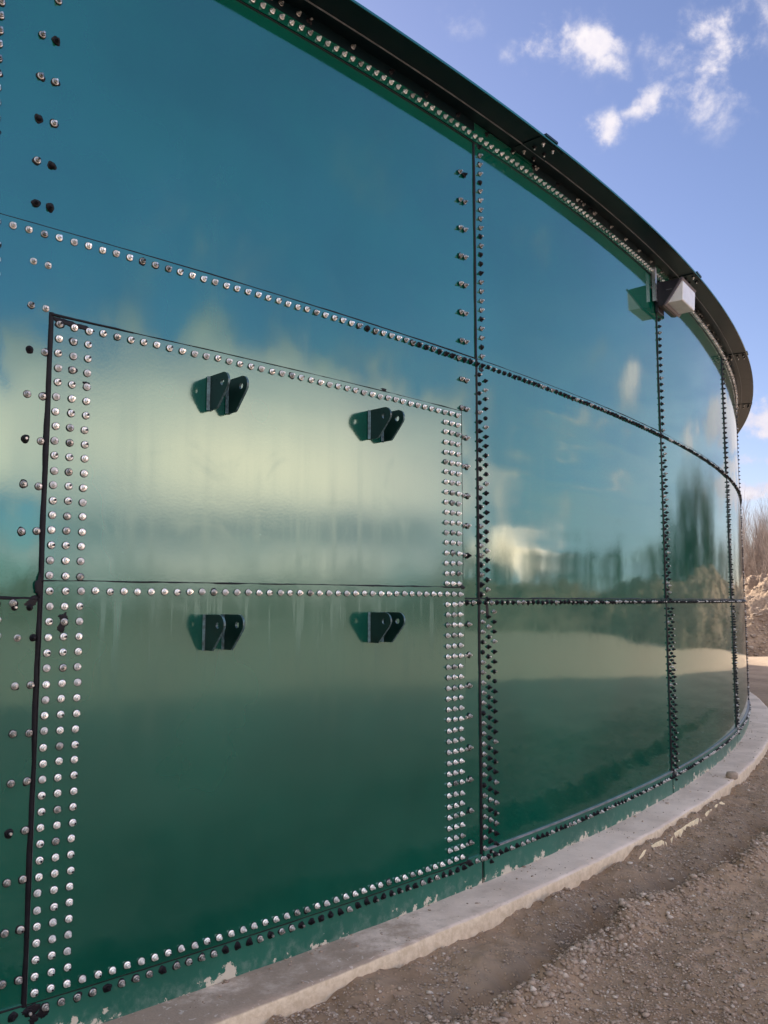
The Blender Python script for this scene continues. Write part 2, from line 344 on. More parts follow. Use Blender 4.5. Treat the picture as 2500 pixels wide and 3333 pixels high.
gm = mesh('ground', np.stack([X, Y, Zg], -1), grid_faces(len(gx), len(gy)), M_soil, smooth=True)
thg, rg_ = wallang(X, Y); damp_shade_val = np.exp(-((rg_ - ridge_r(thg) + 0.11) / 0.10) ** 2) * np.clip(0.65 + 1.5 * fbm(thg * 2.1, rg_ * 2, 3), 0, 1) * np.clip((-24 - thg) / 6, 0, 1)
gm.attributes.new('damp_shade', 'FLOAT', 'POINT').data.foreach_set('value', damp_shade_val.astype(np.float32).ravel())
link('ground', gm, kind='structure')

# heaps of excavated earth round the yard: height field in azimuth / distance from the camera
def mound_top(az):
    return 2.1 + 0.9 * vnoise(az * .11, az * 0 + 3) + 1.0 * vnoise(az * .33, az * 0 + 8) + np.clip((az - 78) / 8, 0, 1) * 0.5 * -1
def mound_dist(az): return 29.3 + np.clip((az - 42) / 16, 0, 1) * 11 + np.clip((az - 70) / 20, 0, 1) * 4 + 1.5 * vnoise(az * .09, az * 0 + 21)
def mound_width(az): return 15.0 + np.clip((az - 42) / 16, 0, 1) * 12
azs = np.concatenate([np.arange(14, 20.5, .22), np.arange(20.5, 27, 0.07), np.arange(27, 135, .24)]); ds = np.linspace(0, 1, 170) ** 1.25
A, Dn = np.meshgrid(azs, ds, indexing='ij')
dist = mound_dist(A) + Dn * mound_width(A)
mx = dist * np.sin(np.radians(A)); my = dist * np.cos(np.radians(A))
env = np.clip(np.sin(np.pi * np.clip(Dn * 1.0, 0, 1)) ** 0.7, 0, 1) * np.clip((A - 14) / 5, 0, 1) * np.clip((135 - A) / 6, 0, 1)
lump = 0.9 * fbm(mx * .35, my * .35, 3) + 0.55 * np.abs(fbm(mx * 1.1, my * 1.1, 4, .6)) + 0.30 * fbm(mx * 2.6, my * 2.6, 6, .62)
mz = -0.28 + env * (mound_top(A) + 0.25 + lump)
link('dirt_mound', mesh('dirt_mound', np.stack([mx, my, mz], -1), grid_faces(len(azs), len(ds)), M_mound, smooth=False), kind='structure')

# stones
def icosa():
    p = (1 + 5 ** .5) / 2
    V = np.array([(-1, p, 0), (1, p, 0), (-1, -p, 0), (1, -p, 0), (0, -1, p), (0, 1, p), (0, -1, -p), (0, 1, -p), (p, 0, -1), (p, 0, 1), (-p, 0, -1), (-p, 0, 1)], float)
    F = np.array([(0, 11, 5), (0, 5, 1), (0, 1, 7), (0, 7, 10), (0, 10, 11), (1, 5, 9), (5, 11, 4), (11, 10, 2), (10, 7, 6), (7, 1, 8), (3, 9, 4), (3, 4, 2), (3, 2, 6), (3, 6, 8), (3, 8, 9), (4, 9, 5), (2, 4, 11), (6, 2, 10), (8, 6, 7), (9, 8, 1)])
    return V / np.linalg.norm(V[0]), F
IV, IF = icosa()
def stones(name, xyz, rad, mat, flat=0.62, parent=None, **props):
    n = len(xyz); shp = 1 + 0.85 * (rng.random((n, 12, 1)) - .5)
    V = IV[None] * shp * rad[:, None, None] * (0.75 + .6 * rng.random((n, 1, 3)))
    a = rng.random(n) * 6.283; ca, sa = np.cos(a)[:, None], np.sin(a)[:, None]
    x = V[..., 0] * ca - V[..., 1] * sa; y = V[..., 0] * sa + V[..., 1] * ca
    V = np.stack([x, y, V[..., 2] * flat], -1) + xyz[:, None, :]
    F = (IF[None] + (np.arange(n) * 12)[:, None, None]).reshape(-1, 3)
    return link(name, mesh(name, V, F, mat), parent, **props)
def near_points(n):
    a = R2(-14) + rng.random(n) * R2(52); d = 3.0 * (14 / 3.0) ** rng.random(n)
    return d * np.sin(a), d * np.cos(a), d
px, py, pd = near_points(110000)
th, r = wallang(px, py); rad = 0.0026 + 0.0021 * rng.exponential(1, len(px)) ; rad = np.minimum(rad, 0.016) * (0.75 + pd * .05)
keep = (r > 0.30) & (fbm(px * 1.5, py * 1.5, 3) + 0.35 * rng.random(len(px)) > -0.15); px, py, rad = px[keep], py[keep], rad[keep]
# extra stones thrown up on the ridge
n = 9000; tt = -49 + 29 * rng.random(n); rr0 = ridge_r(tt) + 0.03 + rng.normal(0.0, 0.09, n)
q = P(tt, rr0, 0 * tt); px = np.concatenate([px, q[:, 0]]); py = np.concatenate([py, q[:, 1]]); rad = np.concatenate([rad, 0.003 + np.minimum(rng.exponential(.0038, n), .014)])
sxyz = np.stack([px, py, ground_z(px, py) + rad * 0.25], -1)
# crumbs lying on the ledge
n = 700; tt = -62 + 40 * rng.random(n) ** 1.6; q = P(tt, 0.02 + .25 * rng.random(n) ** 1.5, 0.001 + 0 * tt)
sxyz = np.vstack([sxyz, q]); rad = np.concatenate([rad, .0018 + np.minimum(rng.exponential(.0022, n), .010)])
stones('gravel', sxyz, rad, M_stone, kind='stuff')
# rubble on and before the mounds
n = 14000; a = 16 + 110 * rng.random(n); k = rng.random(n) ** 1.6 * .75
dd = mound_dist(a) + k * mound_width(a); e = np.clip(np.sin(np.pi * k) ** .7, 0, 1) * np.clip((a - 14) / 5, 0, 1)
rx = dd * np.sin(np.radians(a)); ry = dd * np.cos(np.radians(a))
lz = 0.9 * fbm(rx * .35, ry * .35, 3) + 0.55 * np.abs(fbm(rx * 1.1, ry * 1.1, 4, .6)) + .30 * fbm(rx * 2.6, ry * 2.6, 6, .62)
rz = -0.28 + e * (mound_top(a) + .25 + lz)
stones('rubble', np.stack([rx, ry, rz], -1), np.minimum(0.018 + rng.exponential(.02, n), .09), M_rub, kind='stuff')

# ------------------------------------------------------------------ concrete footing
def footing():
    th = np.concatenate([np.arange(-66, -8, 0.06), np.arange(-8, 294, 1.5), [294.0]])
    prof = [(-0.5, -0.004), (-0.02, -0.004), (0.05, 0), (0.12, 0), (0.20, 0), (0.262, 0.0), (0.282, -0.003), (0.288, -0.014), (0.290, -0.04), (0.292, -0.075), (0.294, -0.12), (0.296, -0.5), (-0.5, -0.5)]
    V = []
    for i, (r, z) in enumerate(prof):
        edge = 1.0 if 5 <= i <= 8 else (0.4 if i > 8 else 0)
        dr = edge * (0.012 * fbm(th * 1.1, 0 * th + 5, 3) + 0.007 * fbm(th * 7, 0 * th + i * .3, 3))
        dz = (0.005 * fbm(th * 2.0, 0 * th + i * .8, 4) if i < 7 else 0)
        V.append(P(th, r + dr, z + dz))
    V = np.stack(V, 1); 
    me = mesh('concrete_footing', V, grid_faces(len(th), len(prof)), M_conc, smooth=False)
    o = link('concrete_footing', me); o['label'] = 'pale concrete ring ledge running round the foot of the green tank'; o['category'] = 'footing'
footing()
def chunk(name, label, cat, loc, size, mat, seed, group=None):
    rg = np.random.default_rng(seed); V = []; nu, nv = 14, 9
    u = np.linspace(0, 2 * np.pi, nu, endpoint=False); v = np.linspace(-.5 * np.pi, .5 * np.pi, nv)
    U_, V_ = np.meshgrid(u, v, indexing='ij'); bl = lambda q: np.sign(q) * np.abs(q) ** .6
    x = bl(np.cos(U_)) * bl(np.cos(V_)); y = bl(np.sin(U_)) * bl(np.cos(V_)); z = bl(np.sin(V_))
    k = 1 + .32 * fbm(U_ * 1.3 + seed, V_ * 2 + seed, 3); k[0] = k[0]
    k = k * (1 + 0 * U_); wv_ = np.abs(np.cos(U_ / 2)); 
    co = np.stack([x * k * size[0], y * k * size[1], z * k * size[2] + size[2] * .7], -1)
    o = link(name, mesh(name, co, grid_faces(nu, nv, closed_u=True), mat)); o.location = loc
    o.rotation_euler = (0, 0, rg.random() * 3); o['label'] = label; o['category'] = cat
    return o
q = P(-33.15, 0.262, 0.0); chunk('rock', 'brown clod of stone lying on the outer edge of the concrete ledge', 'rock', tuple(q), (0.045, 0.04, 0.032), M_stone, 3)
q = P(-35.2, 0.21, 0.0); 
# broken foam boards on edge beside the footing
def foam_board(t0, t1, label, seed):
    n = int((t1 - t0) / 0.03); th = np.linspace(t0, t1, n); r0 = FOAM_R
    zt = -0.040 + 0.007 * fbm(th * 5 + seed, 0 * th, 4); zt = zt - 0.03 * (1 - np.minimum(1, np.minimum(th - t0, t1 - th) * 5))
    wob = 0.003 * fbm(th * 2.2 + seed, 0 * th + 2, 3)
    rows = [P(th, r0 + wob, zt * 0 - .13), P(th, r0 + wob, zt - .002), P(th, r0 + wob + .004, zt), P(th, r0 + wob + .008, zt - .002), P(th, r0 + wob + .010, zt - .02), P(th, r0 + wob + .011, zt * 0 - .13)]
    V = np.stack(rows, 1); F = grid_faces(n, 6)
    me = mesh('foam_board', V, list(map(tuple, F)) + [tuple(range(6)), tuple(range((n - 1) * 6, n * 6))], M_foam)
    o = link('foam_board', me); mid = Vector(P((t0 + t1) / 2, r0, 0)); me.transform(Matrix.Translation(-mid)); o.location = mid
    o['label'] = label; o['category'] = 'insulation board'; o['group'] = 'broken insulation boards half buried along the footing'
foam_board(-37.95, -36.35, 'longest, middle strip of pale yellow insulation board sticking out beside the footing', 1)
foam_board(-36.25, -34.85, 'far thin strip of pale yellow insulation board ending short of the clod', 4)
foam_board(-39.25, -38.15, 'nearest low sliver of pale yellow insulation board beside the footing', 9)

# ------------------------------------------------------------------ the tank
tank = thing('storage_tank', 'huge round dark green bolted steel tank with a glossy wall and access hatch', 'tank', (CX, CY, 0))
# inner shell all the way round, rim girder, base strip
mb = MB(); sweep(mb, [(-0.035, -0.02), (-0.035, 4.42), (-0.014, 4.42), (-0.014, -0.02)], 0, 360, 0.5, caps=False)
mb.build('inner_shell', [M_wall], tank, smooth=True)
def panel(t0, t1, z0, z1, mat, name='wall_panel', rl=0.006, rt=0.005, base=0.0, wave=0.0, seed=0, thick=0.006, parent=tank, bulge=0.0014):
    nu = max(8, int((t1 - t0) * 13)); nv = max(6, int((z1 - z0) * 32))
    th = np.linspace(t0, t1, nu); z = np.linspace(z0, z1, nv); T, Z = np.meshgrid(th, z, indexing='ij')
    u = (T - t0) / (t1 - t0); v = (Z - z0) / (z1 - z0)
    s = T * DEG
    r = base + rl * (1 - u) + rt * v + bulge * fbm(s * 0.9 + seed * 3.7, Z * 1.1 + seed, 2) \
        + wave * fbm(s * 0.55 + seed, Z * 6.5 + seed * 2, 3, .45) * np.clip(np.minimum(u, 1 - u) * 8, 0, 1) * np.clip(np.minimum(v, 1 - v) * 6, 0, 1)
    mb = MB(); mb.add(P(T, r, Z), grid_faces(nu, nv), 0); nf = (nu - 1) * (nv - 1)
    for idx in ((slice(0, 1), slice(None)), (slice(-1, None), slice(None)), (slice(None), slice(0, 1)), (slice(None), slice(-1, None))):
        a = P(T[idx], r[idx], Z[idx]).reshape(-1, 3); b2 = P(T[idx], r[idx] - thick, Z[idx]).reshape(-1, 3)
        mb.add(np.stack([a, b2], 1), grid_faces(len(a), 2), 1)
    o = mb.build(name, [mat, M_edge], parent, smooth=True); return o
E_ = [SEAMS[0] - 6.88, *SEAMS, SEAMS[-1] + 6.9, SEAMS[-1] + 13.8]
wavy = {(2, 1): 0.0022, (3, 1): 0.0012, (1, 2): .0004, (2, 2): .0003}
k = 0
for i in range(len(E_) - 1):
    for j, (z0, z1) in enumerate(((0.10, Z1), (Z1 - 0.03, Z2), (Z2 - 0.03, 4.42))):
        k += 1
        panel(E_[i], E_[i + 1] + 0.06, z0, z1, M_wall, wave=wavy.get((i, j), .0002), seed=k * 1.37, rt=0.005 if j < 2 else 0.0, base=0.005 * 0)
mb = MB(); sweep(mb, [(-0.010, 0.0), (-0.010, 4.42), (0.001, 4.42), (0.001, 0.0)], E_[-1] + .1, E_[0] + 360 - .02, 0.4); mb.build('rear_wall', [M_wall], tank, smooth=True)
# base strip standing on the concrete
for i in range(len(E_) - 1):
    mb = MB(); sweep(mb, [(-0.01, -0.012), (-0.01, 0.152 if i < 2 else .165), (0.0115, 0.152 if i < 2 else .165), (0.0115, -0.012)], E_[i] + 0.03, E_[i + 1] - 0.03, 0.12)
    mb.build('base_strip', [M_base], tank, smooth=True)
    mb = MB(); sweep(mb, [(0.002, .166), (0.002, .176), (0.0165, .176), (0.0165, .166)], max(E_[i], -42.18) + 0.03 if i >= 2 else E_[i] + .03, E_[i + 1] - 0.03, 0.12)
    if i >= 2: mb.build('base_trim', [M_edge], tank, smooth=True)
# girder
mb = MB(); sweep(mb, [(0.001, 4.297), (0.001, 4.357), (0.010, 4.357), (0.010, 4.297)], 0, 360, 0.3, caps=False); mb.build('girder_flange', [M_wall], tank, smooth=True)
mb = MB(); sweep(mb, [(0.001, 4.3575), (0.001, 4.4245), (0.0045, 4.4245), (0.0045, 4.3575)], 0, 360, 0.3, caps=False); mb.build('girder_web', [M_gird], tank, smooth=True)
mb = MB(); sweep(mb, [(-0.04, 4.425), (-0.04, 4.433), (0.2295, 4.433), (0.2295, 4.425)], 0, 360, 0.3, caps=False)
sweep(mb, [(0.083, 4.418), (0.083, 4.4247), (0.0875, 4.4247), (0.0875, 4.418)], 0, 360, 0.3, 1, caps=False)
mb.build('rim_girder', [M_gird, M_edge], tank, smooth=True)
mb = MB(); sweep(mb, [(0.230, 4.423), (0.230, 4.436), (0.235, 4.436), (0.235, 4.423)], 0, 360, 0.3, caps=False); mb.build('girder_lip', [M_wall], tank, smooth=True)
for th in (-47.78, -40.88, -34.0, -27.15, -20.3):
    mb = MB(); sweep(mb, [(0.03, 4.419), (0.03, 4.4249), (0.215, 4.4249), (0.215, 4.419)], th - .33, th + .33, .1)
    sweep(mb, [(0.2200, 4.437), (0.2200, 4.452), (0.2415, 4.452), (0.2415, 4.437)], th - .24, th + .1, .1)
    mb.build('splice_plate', [M_gird], tank)

# sealant beads
def bead_v(th, z0, z1, wid=0.014, h=0.009, base=0.0, seed=0, parent=tank):
    n = max(4, int((z1 - z0) / 0.012)); z = np.linspace(z0, z1, n)
    wv = wid * (1 + 0.35 * fbm(z * 6 + seed, z * 0 + seed, 4)) / DEG; hh = h * (1 + .3 * fbm(z * 9 + seed, z * 0 + 3 + seed, 3))
    off = 0.0022 * fbm(z * 4 + seed, z * 0 + 7, 3) / DEG
    rows = [P(th + off - wv, base - .002, z), P(th + off - wv * .8, base + hh * .7, z), P(th + off - wv * .35, base + hh, z), P(th + off, base + hh * .85, z), P(th + off + .15 * wv, base - .002, z)]
    mb = MB(); mb.add(np.stack(rows, 1), grid_faces(n, 5)); return mb.build('sealant_bead', [M_seal], parent, smooth=True)
def bead_h(t0, t1, z, wid=0.006, h=0.008, base=0.0, seed=0, z_end=None, parent=tank):
    n = max(4, int((t1 - t0) * DEG / 0.012)); th = np.linspace(t0, t1, n); zz = z + (0 if z_end is None else (z_end - z) * (th - t0) / (t1 - t0))
    wv = wid * (1 + 0.45 * fbm(th * 3 + seed, th * 0 + seed, 4)); hh = h * (1 + .3 * fbm(th * 4 + seed, th * 0 + 3 + seed, 3))
    rows = [P(th, base - .002, zz - .1 * wv), P(th, base + hh * .85, zz), P(th, base + hh, zz + wv * .4), P(th, base + hh * .6, zz + wv * .85), P(th, base - .002, zz + wv)]
    mb = MB(); mb.add(np.stack(rows, 1), grid_faces(n, 5)); return mb.build('sealant_bead', [M_seal], parent, smooth=True)
for i, s in enumerate(SEAMS):
    bead_v(s, 0.0, Z1, 0.016, 0.012, seed=i + .3); bead_v(s, Z1, Z2, 0.014, .011, seed=i + 1.6); bead_v(s, Z2, 4.29, 0.012, .010, seed=i + 2.9)
bead_h(E_[0], -48.29, Z1 - .004, .013, .012, seed=1); bead_h(-42.60, E_[-1], Z1, .009, .010, seed=5)
bead_h(E_[0], -48.96, Z2, .008, .010, seed=2); bead_h(-48.95, E_[-1], Z2, .0075, .010, seed=8)
bead_h(E_[0], E_[-1], 4.288, .008, .009, seed=12)
bead_h(E_[0], -42.5, 0.143, .009, .017, seed=4)

# bolts ---------------------------------------------------------------
def lathe(prof, n, ph=0.0):
    a = np.linspace(0, 2 * np.pi, n, endpoint=False) + ph
    V = np.stack([np.stack([np.full(n, x), r * np.cos(a), r * np.sin(a)], -1) for x, r in prof], 1)   # n x k
    k = len(prof); F = grid_faces(n, k, closed_u=True); return V.reshape(-1, 3), F[:, ::-1]
def fan_cap(mb, x, r, n, ph, mat):
    a = np.linspace(0, 2 * np.pi, n, endpoint=False) + ph
    V = [(x, 0, 0)] + [(x, r * math.cos(b), r * math.sin(b)) for b in a]
    F = [(0, 1 + i, 1 + (i + 1) % n, 1 + (i + 2) % n) for i in range(0, n, 2)]
    mb.add(V, np.array(F), mat)
def bolt_template(kind, low=False, seed=0):
    """kind: clean, smeared (sealant squeezed out round it), capped"""
    mb = MB(); n = 8 if low else 14; rg = np.random.default_rng(seed)
    mt = 3 if kind == 'clean' and seed % 3 == 0 else {'clean': 0, 'smeared': 1, 'capped': 1, 'ground': 1, 'coated': 2}[kind]
    if kind == 'capped':
        pr = [(0.0, .0125), (.006, .0125), (.012, .0095), (.0155, .005), (.016, 0.0005)]
        V, F = lathe(pr, n); mb.add(V, F, 2)
    else:
        V, F = lathe([(0.0, .0150), (0.0016, .0150), (0.0018, .0128)], n); mb.add(V, F, 2)  # added dark ring under the flange, standing in for its shading
        pr = [(0.0016, .0136), (0.0034, .0136), (0.0054, .0112), (.0056, .009)]
        V, F = lathe(pr, n); mb.add(V, F, mt)
        ph = rg.random()
        V, F = lathe([(.004, .0098), (.0125, .0098), (.0140, .0084)], 6, ph); mb.add(V, F, mt); fan_cap(mb, .0140, .0084, 6, ph, mt)
        mt = 1 if kind == 'coated' and seed % 2 else mt
        V, F = lathe([(.013, .0056), (.0215, .0056), (.0228, .0044)], 6 if low else 8); mb.add(V, F, mt); fan_cap(mb, .0228, .0044, 6 if low else 8, 0, mt if rg.random() > .25 else 2)
    if kind in ('smeared', 'capped', 'coated'):
        nn = 12; a = np.linspace(0, 2 * np.pi, nn, endpoint=False)
        nn = 18; a = np.linspace(0, 2 * np.pi, nn, endpoint=False); ph_ = rg.random(4) * 6.28; rad = 0.0162 + .0018 * np.sin(2 * a + ph_[0]) + .0014 * np.sin(3 * a + ph_[1]) + .0009 * np.sin(5 * a + ph_[2]) + .0045 * rg.random() * np.maximum(0, np.cos(a - ph_[3])) ** 4
        top = np.stack([np.full(nn, .0022), rad * .8 * np.cos(a), rad * .8 * np.sin(a)], -1); bot = np.stack([np.full(nn, -.001), rad * np.cos(a), rad * np.sin(a)], -1)
        inn = np.stack([np.full(nn, .0030), .010 * np.cos(a), .010 * np.sin(a)], -1)
        mb.add(np.stack([bot, top, inn], 1), grid_faces(nn, 3, closed_u=True)[:, ::-1], 2)
    return np.vstack(mb.V), np.vstack(mb.F), np.concatenate(mb.M)
BM = [M_zinc, M_steel, M_seal, M_zinc2]
TPL = {}
for k_, cnt in (('clean', 7), ('smeared', 5), ('capped', 2), ('ground', 3), ('coated', 4)):
    for i in range(cnt):
        for low in (False, True): TPL[(k_, i, low)] = bolt_template(k_, low, i * 7 + 1)
CNT = {'clean': 7, 'smeared': 5, 'capped': 2, 'ground': 3, 'coated': 4}
BOLTS = []   # (th, r, z, kind, direction)
def bolt(th, r, z, mix, dirn='out'):
    u = random.random()
    kind = {'hatch': 'clean' if u < .90 else ('smeared' if u < .93 else 'ground'),
            'seam': 'smeared' if u < .42 else ('ground' if u < .80 else ('capped' if u < .86 else 'coated')),
            'black': 'coated' if u < .72 else ('capped' if u < .82 else 'smeared'),
            'rim': 'clean' if u < .75 else 'ground', 'dim': 'ground' if u < .5 else 'coated'}[mix]
    BOLTS.append((th + random.gauss(0, .0025), r, z + random.gauss(0, .001), kind, dirn))
# hatch
HL = [-48.222, -48.085, -47.947]; HR = [-42.941, -42.807, -42.676]
zl = [.181 + .0561 * i for i in range(25)]; zu = [1.640 + .0558 * i for i in range(17)]
for col in HL + HR:
    for z in zl: bolt(col, .021, z, 'hatch')
    for z in zu: bolt(col, .016, z, 'hatch')
for i in range(41):
    th = -48.222 + 5.546 * i / 40
    bolt(th, .022, 1.583, 'hatch'); bolt(th, .016, 2.588, 'hatch')
    if 2 < i < 38: bolt(th, .021, .181, 'hatch')
# stiffener pairs
for a, b2 in ((-48.475, -48.342), (-42.550, -42.440)):
    for z in [.235 + .1686 * i for i in range(8)] + [1.80 + .1683 * i for i in range(7)] + [3.037 + .1685 * i for i in range(8)]:
        if a > -45 and z > 4.2: continue
        bolt(a, .008, z, 'seam'); bolt(b2, .008, z, 'seam')
bolt(-48.505, .006, 1.525, 'black'); bolt(-48.377, .006, 1.525, 'black')
# vertical seams
for i, s in enumerate(SEAMS):
    for k in range(25):
        z = 1.482 - .0566 * k
        bolt(s + .044, .008, z, 'seam' if i < 2 else 'black'); bolt(s + .317, .007, z, 'seam' if i < 1 else 'black')
        bolt(s + .180, .008, z - .028, 'seam' if i < 1 else 'black')
    for k in range(24):
        bolt(s + .036, .008, 2.866 - .0558 * k, 'black'); bolt(s + .178, .007, 2.840 - .0558 * k, 'black')
    for k in range(24): bolt(s + .111, .008, 4.283 - .0566 * k, 'black' if i > 1 else 'seam')
# horizontal rows
th = -62.0
while th < SEAMS[-1] + 6:
    bolt(th, .010, 2.927, ('rim' if random.random() < .8 else 'seam') if th < -43.5 else 'black')
    if not (-48.40 < th < -42.62): bolt(th, .010, 1.537, 'black')
    bolt(th, .0105, 4.328, 'rim')
    bolt(th, .0125, 0.119 if th < -42.6 else .129, 'black' if random.random() < .7 else 'seam')
    th += .1375
for k in range(-30, 30):
    th = -37.709 + .695 * k
    if th < -20: bolt(th, .0055, 4.398, 'dim')
for c0 in (-47.78, -40.88, -34.0, -27.15, -20.3):
    for d_ in (-.14, .14):
        for r_ in (.05, .127, .19): bolt(c0 + d_, r_, 4.4185, 'dim', 'down')
        bolt(c0 + d_ * 2.2, .0055, 4.40, 'dim')
for c0 in (-45.65, -38.73, -31.85, -25.0):
    for d_ in (-.28, -.14, .12, .28): bolt(c0 + d_, .0055, 4.398, 'dim')
def bolt_frame(th, r, z, dirn):
    o = P(th, r, z); t_ = math.radians(th)
    ax = np.array([math.cos(t_), math.sin(t_), 0.0]) if dirn == 'out' else np.array([0, 0, -1.0])
    up = np.array([0, 0, 1.0]) if dirn == 'out' else np.array([math.cos(t_), math.sin(t_), 0])
    if dirn == 'out':
        ax = ax + np.array([random.gauss(0, .045), random.gauss(0, .045), random.gauss(0, .045)]); ax /= np.linalg.norm(ax); up = up - ax * (up @ ax); up /= np.linalg.norm(up)
    side = np.cross(up, ax); ang = random.random() * 6.283; ay = side * math.cos(ang) + up * math.sin(ang); az_ = np.cross(ax, ay)
    # slight lean of the stud
    return o, np.stack([ax, ay, az_], 0)
CP, SP = math.cos(R2(5.813)), math.sin(R2(5.813))
def screen(p):
    d = p[1] * CP + (p[2] - CAMZ) * SP
    if d < .1: return None
    return (0.5 + 1.1282 * p[0] / d, 0.5 + .84614 * (-p[1] * SP + (p[2] - CAMZ) * CP) / d, d)
rank = []
for i, bb in enumerate(BOLTS):
    s = screen(P(bb[0], bb[1], bb[2]))
    vis = s and -.0 < s[0] < 1.0 and 0 < s[1] < 1
    rank.append((s[2] if vis else 1e9, i))
rank.sort(); top = {i for d, i in rank[:100] if d < 1e8}
TME = {}
mb = MB()
for i, (th, r, z, kind, dirn) in enumerate(BOLTS):
    o, Rm = bolt_frame(th, r, z, dirn); var = random.randrange(CNT[kind])
    if i in top:
        key = (kind, var, False)
        if key not in TME: V, F, M_ = TPL[key]; TME[key] = mesh('bolt', V, F, BM, M_)
        ob = bpy.data.objects.new('bolt', TME[key]); COL.objects.link(ob); ob.parent = tank
        mt = Matrix([list(Rm[:, 0]) if False else [Rm[0][0], Rm[1][0], Rm[2][0]], [Rm[0][1], Rm[1][1], Rm[2][1]], [Rm[0][2], Rm[1][2], Rm[2][2]]]).to_4x4()
        mt.translation = Vector(o) - tank.location; ob.matrix_local = mt
    else:
        d = np.linalg.norm(o - np.array([0, 0, CAMZ])); V, F, M_ = TPL[(kind, var, d > 6)]
        mb.V.append(V @ Rm + o); mb.F.append(F + mb.n); mb.M.append(M_); mb.n += len(V)
mb.build('bolts', BM, tank, kind='stuff')

# access hatch: two overlapping curved plates
panel(-48.275, -42.58, 1.590, 2.622, M_hatch, 'hatch_plate', rl=.001, rt=0, base=.014, seed=31, wave=.0003, thick=.010, bulge=.0022)
panel(-48.278, -42.56, 0.150, 1.621, M_hatch, 'hatch_plate', rl=.001, rt=.001, base=.0195, seed=44, wave=.0003, thick=.012, bulge=.0022)
bead_v(-48.275, 0.14, 2.63, .020, .018, seed=9.2); bead_h(-48.30, -47.5, 2.617, .011, .020, seed=3.1); bead_h(-47.5, -42.58, 2.618, .006, .018, seed=3.9)
bead_h(-48.29, -42.56, 1.617, .010, .0235, seed=6.6)
bead_v(-42.555, 0.15, 1.62, .004, .014, base=.004, seed=2.2); bead_v(-42.575, 1.62, 2.62, .004, .012, base=.004, seed=2.8)

# sealant wiped or squeezed out over the steel
def smear(th, z, w_, h_, base, seed, skew=0.0):
    rg = np.random.default_rng(int(seed)); n = 40; a = np.linspace(0, 2 * np.pi, n, endpoint=False)
    k = 1 + .55 * fbm(3 + 2 * np.cos(a) + seed, 3 + 2 * np.sin(a), 4, .65)
    rows = []
    for f_, t_ in ((1.0, -.001), (.93, .0009), (.6, .0016), (.02, .0018)):
        dx = np.cos(a) * w_ * k * f_; dz = np.sin(a) * h_ * k * f_ + dx * skew
        rows.append(P(th + dx / DEG, base + t_, z + dz))
    mb = MB(); mb.add(np.stack(rows, 1), grid_faces(n, 4, closed_u=True)[:, ::-1]); mb.build('sealant_smear', [M_seal], tank, smooth=True)
for a in ((-48.17, 2.603, .055, .012, .0155, 1, -.12), (-48.02, 2.598, .05, .009, .0155, 2, -.1), (-48.30, 1.60, .018, .04, .016, 3, 0), (-48.36, 1.545, .04, .022, .009, 4, .3), (-48.24, .125, .03, .016, .0125, 5, 0), (-48.13, .108, .022, .02, .0125, 6, .2),
          (-48.21, .09, .018, .016, .0125, 7, 0), (-48.47, 2.31, .026, .016, .007, 8, -.2), (-48.56, 1.40, .02, .014, .007, 9, 0), (-42.62, .150, .05, .014, .0125, 10, .1), (-42.50, .135, .03, .012, .0125, 11, 0), (-42.60, 1.62, .02, .012, .02, 12, 0),
          (-42.10, 2.90, .022, .014, .012, 13, 0), (-42.02, 1.50, .016, .05, .010, 14, .1), (-35.27, 2.93, .02, .02, .012, 15, 0), (-35.25, .15, .03, .03, .0125, 16, 0), (-28.38, .14, .03, .03, .0125, 17, 0), (-48.64, 1.45, .018, .02, .007, 18, 0), (-48.085, 2.26, .010, .012, .0155, 19, 0), (-47.95, 2.38, .014, .009, .0155, 20, 0),
          (-48.09, 1.49, .018, .016, .021, 21, 0), (-48.11, 1.45, .016, .02, .021, 22, 0), (-44.1, 2.632, .02, .006, .0055, 23, 0)): smear(*a)
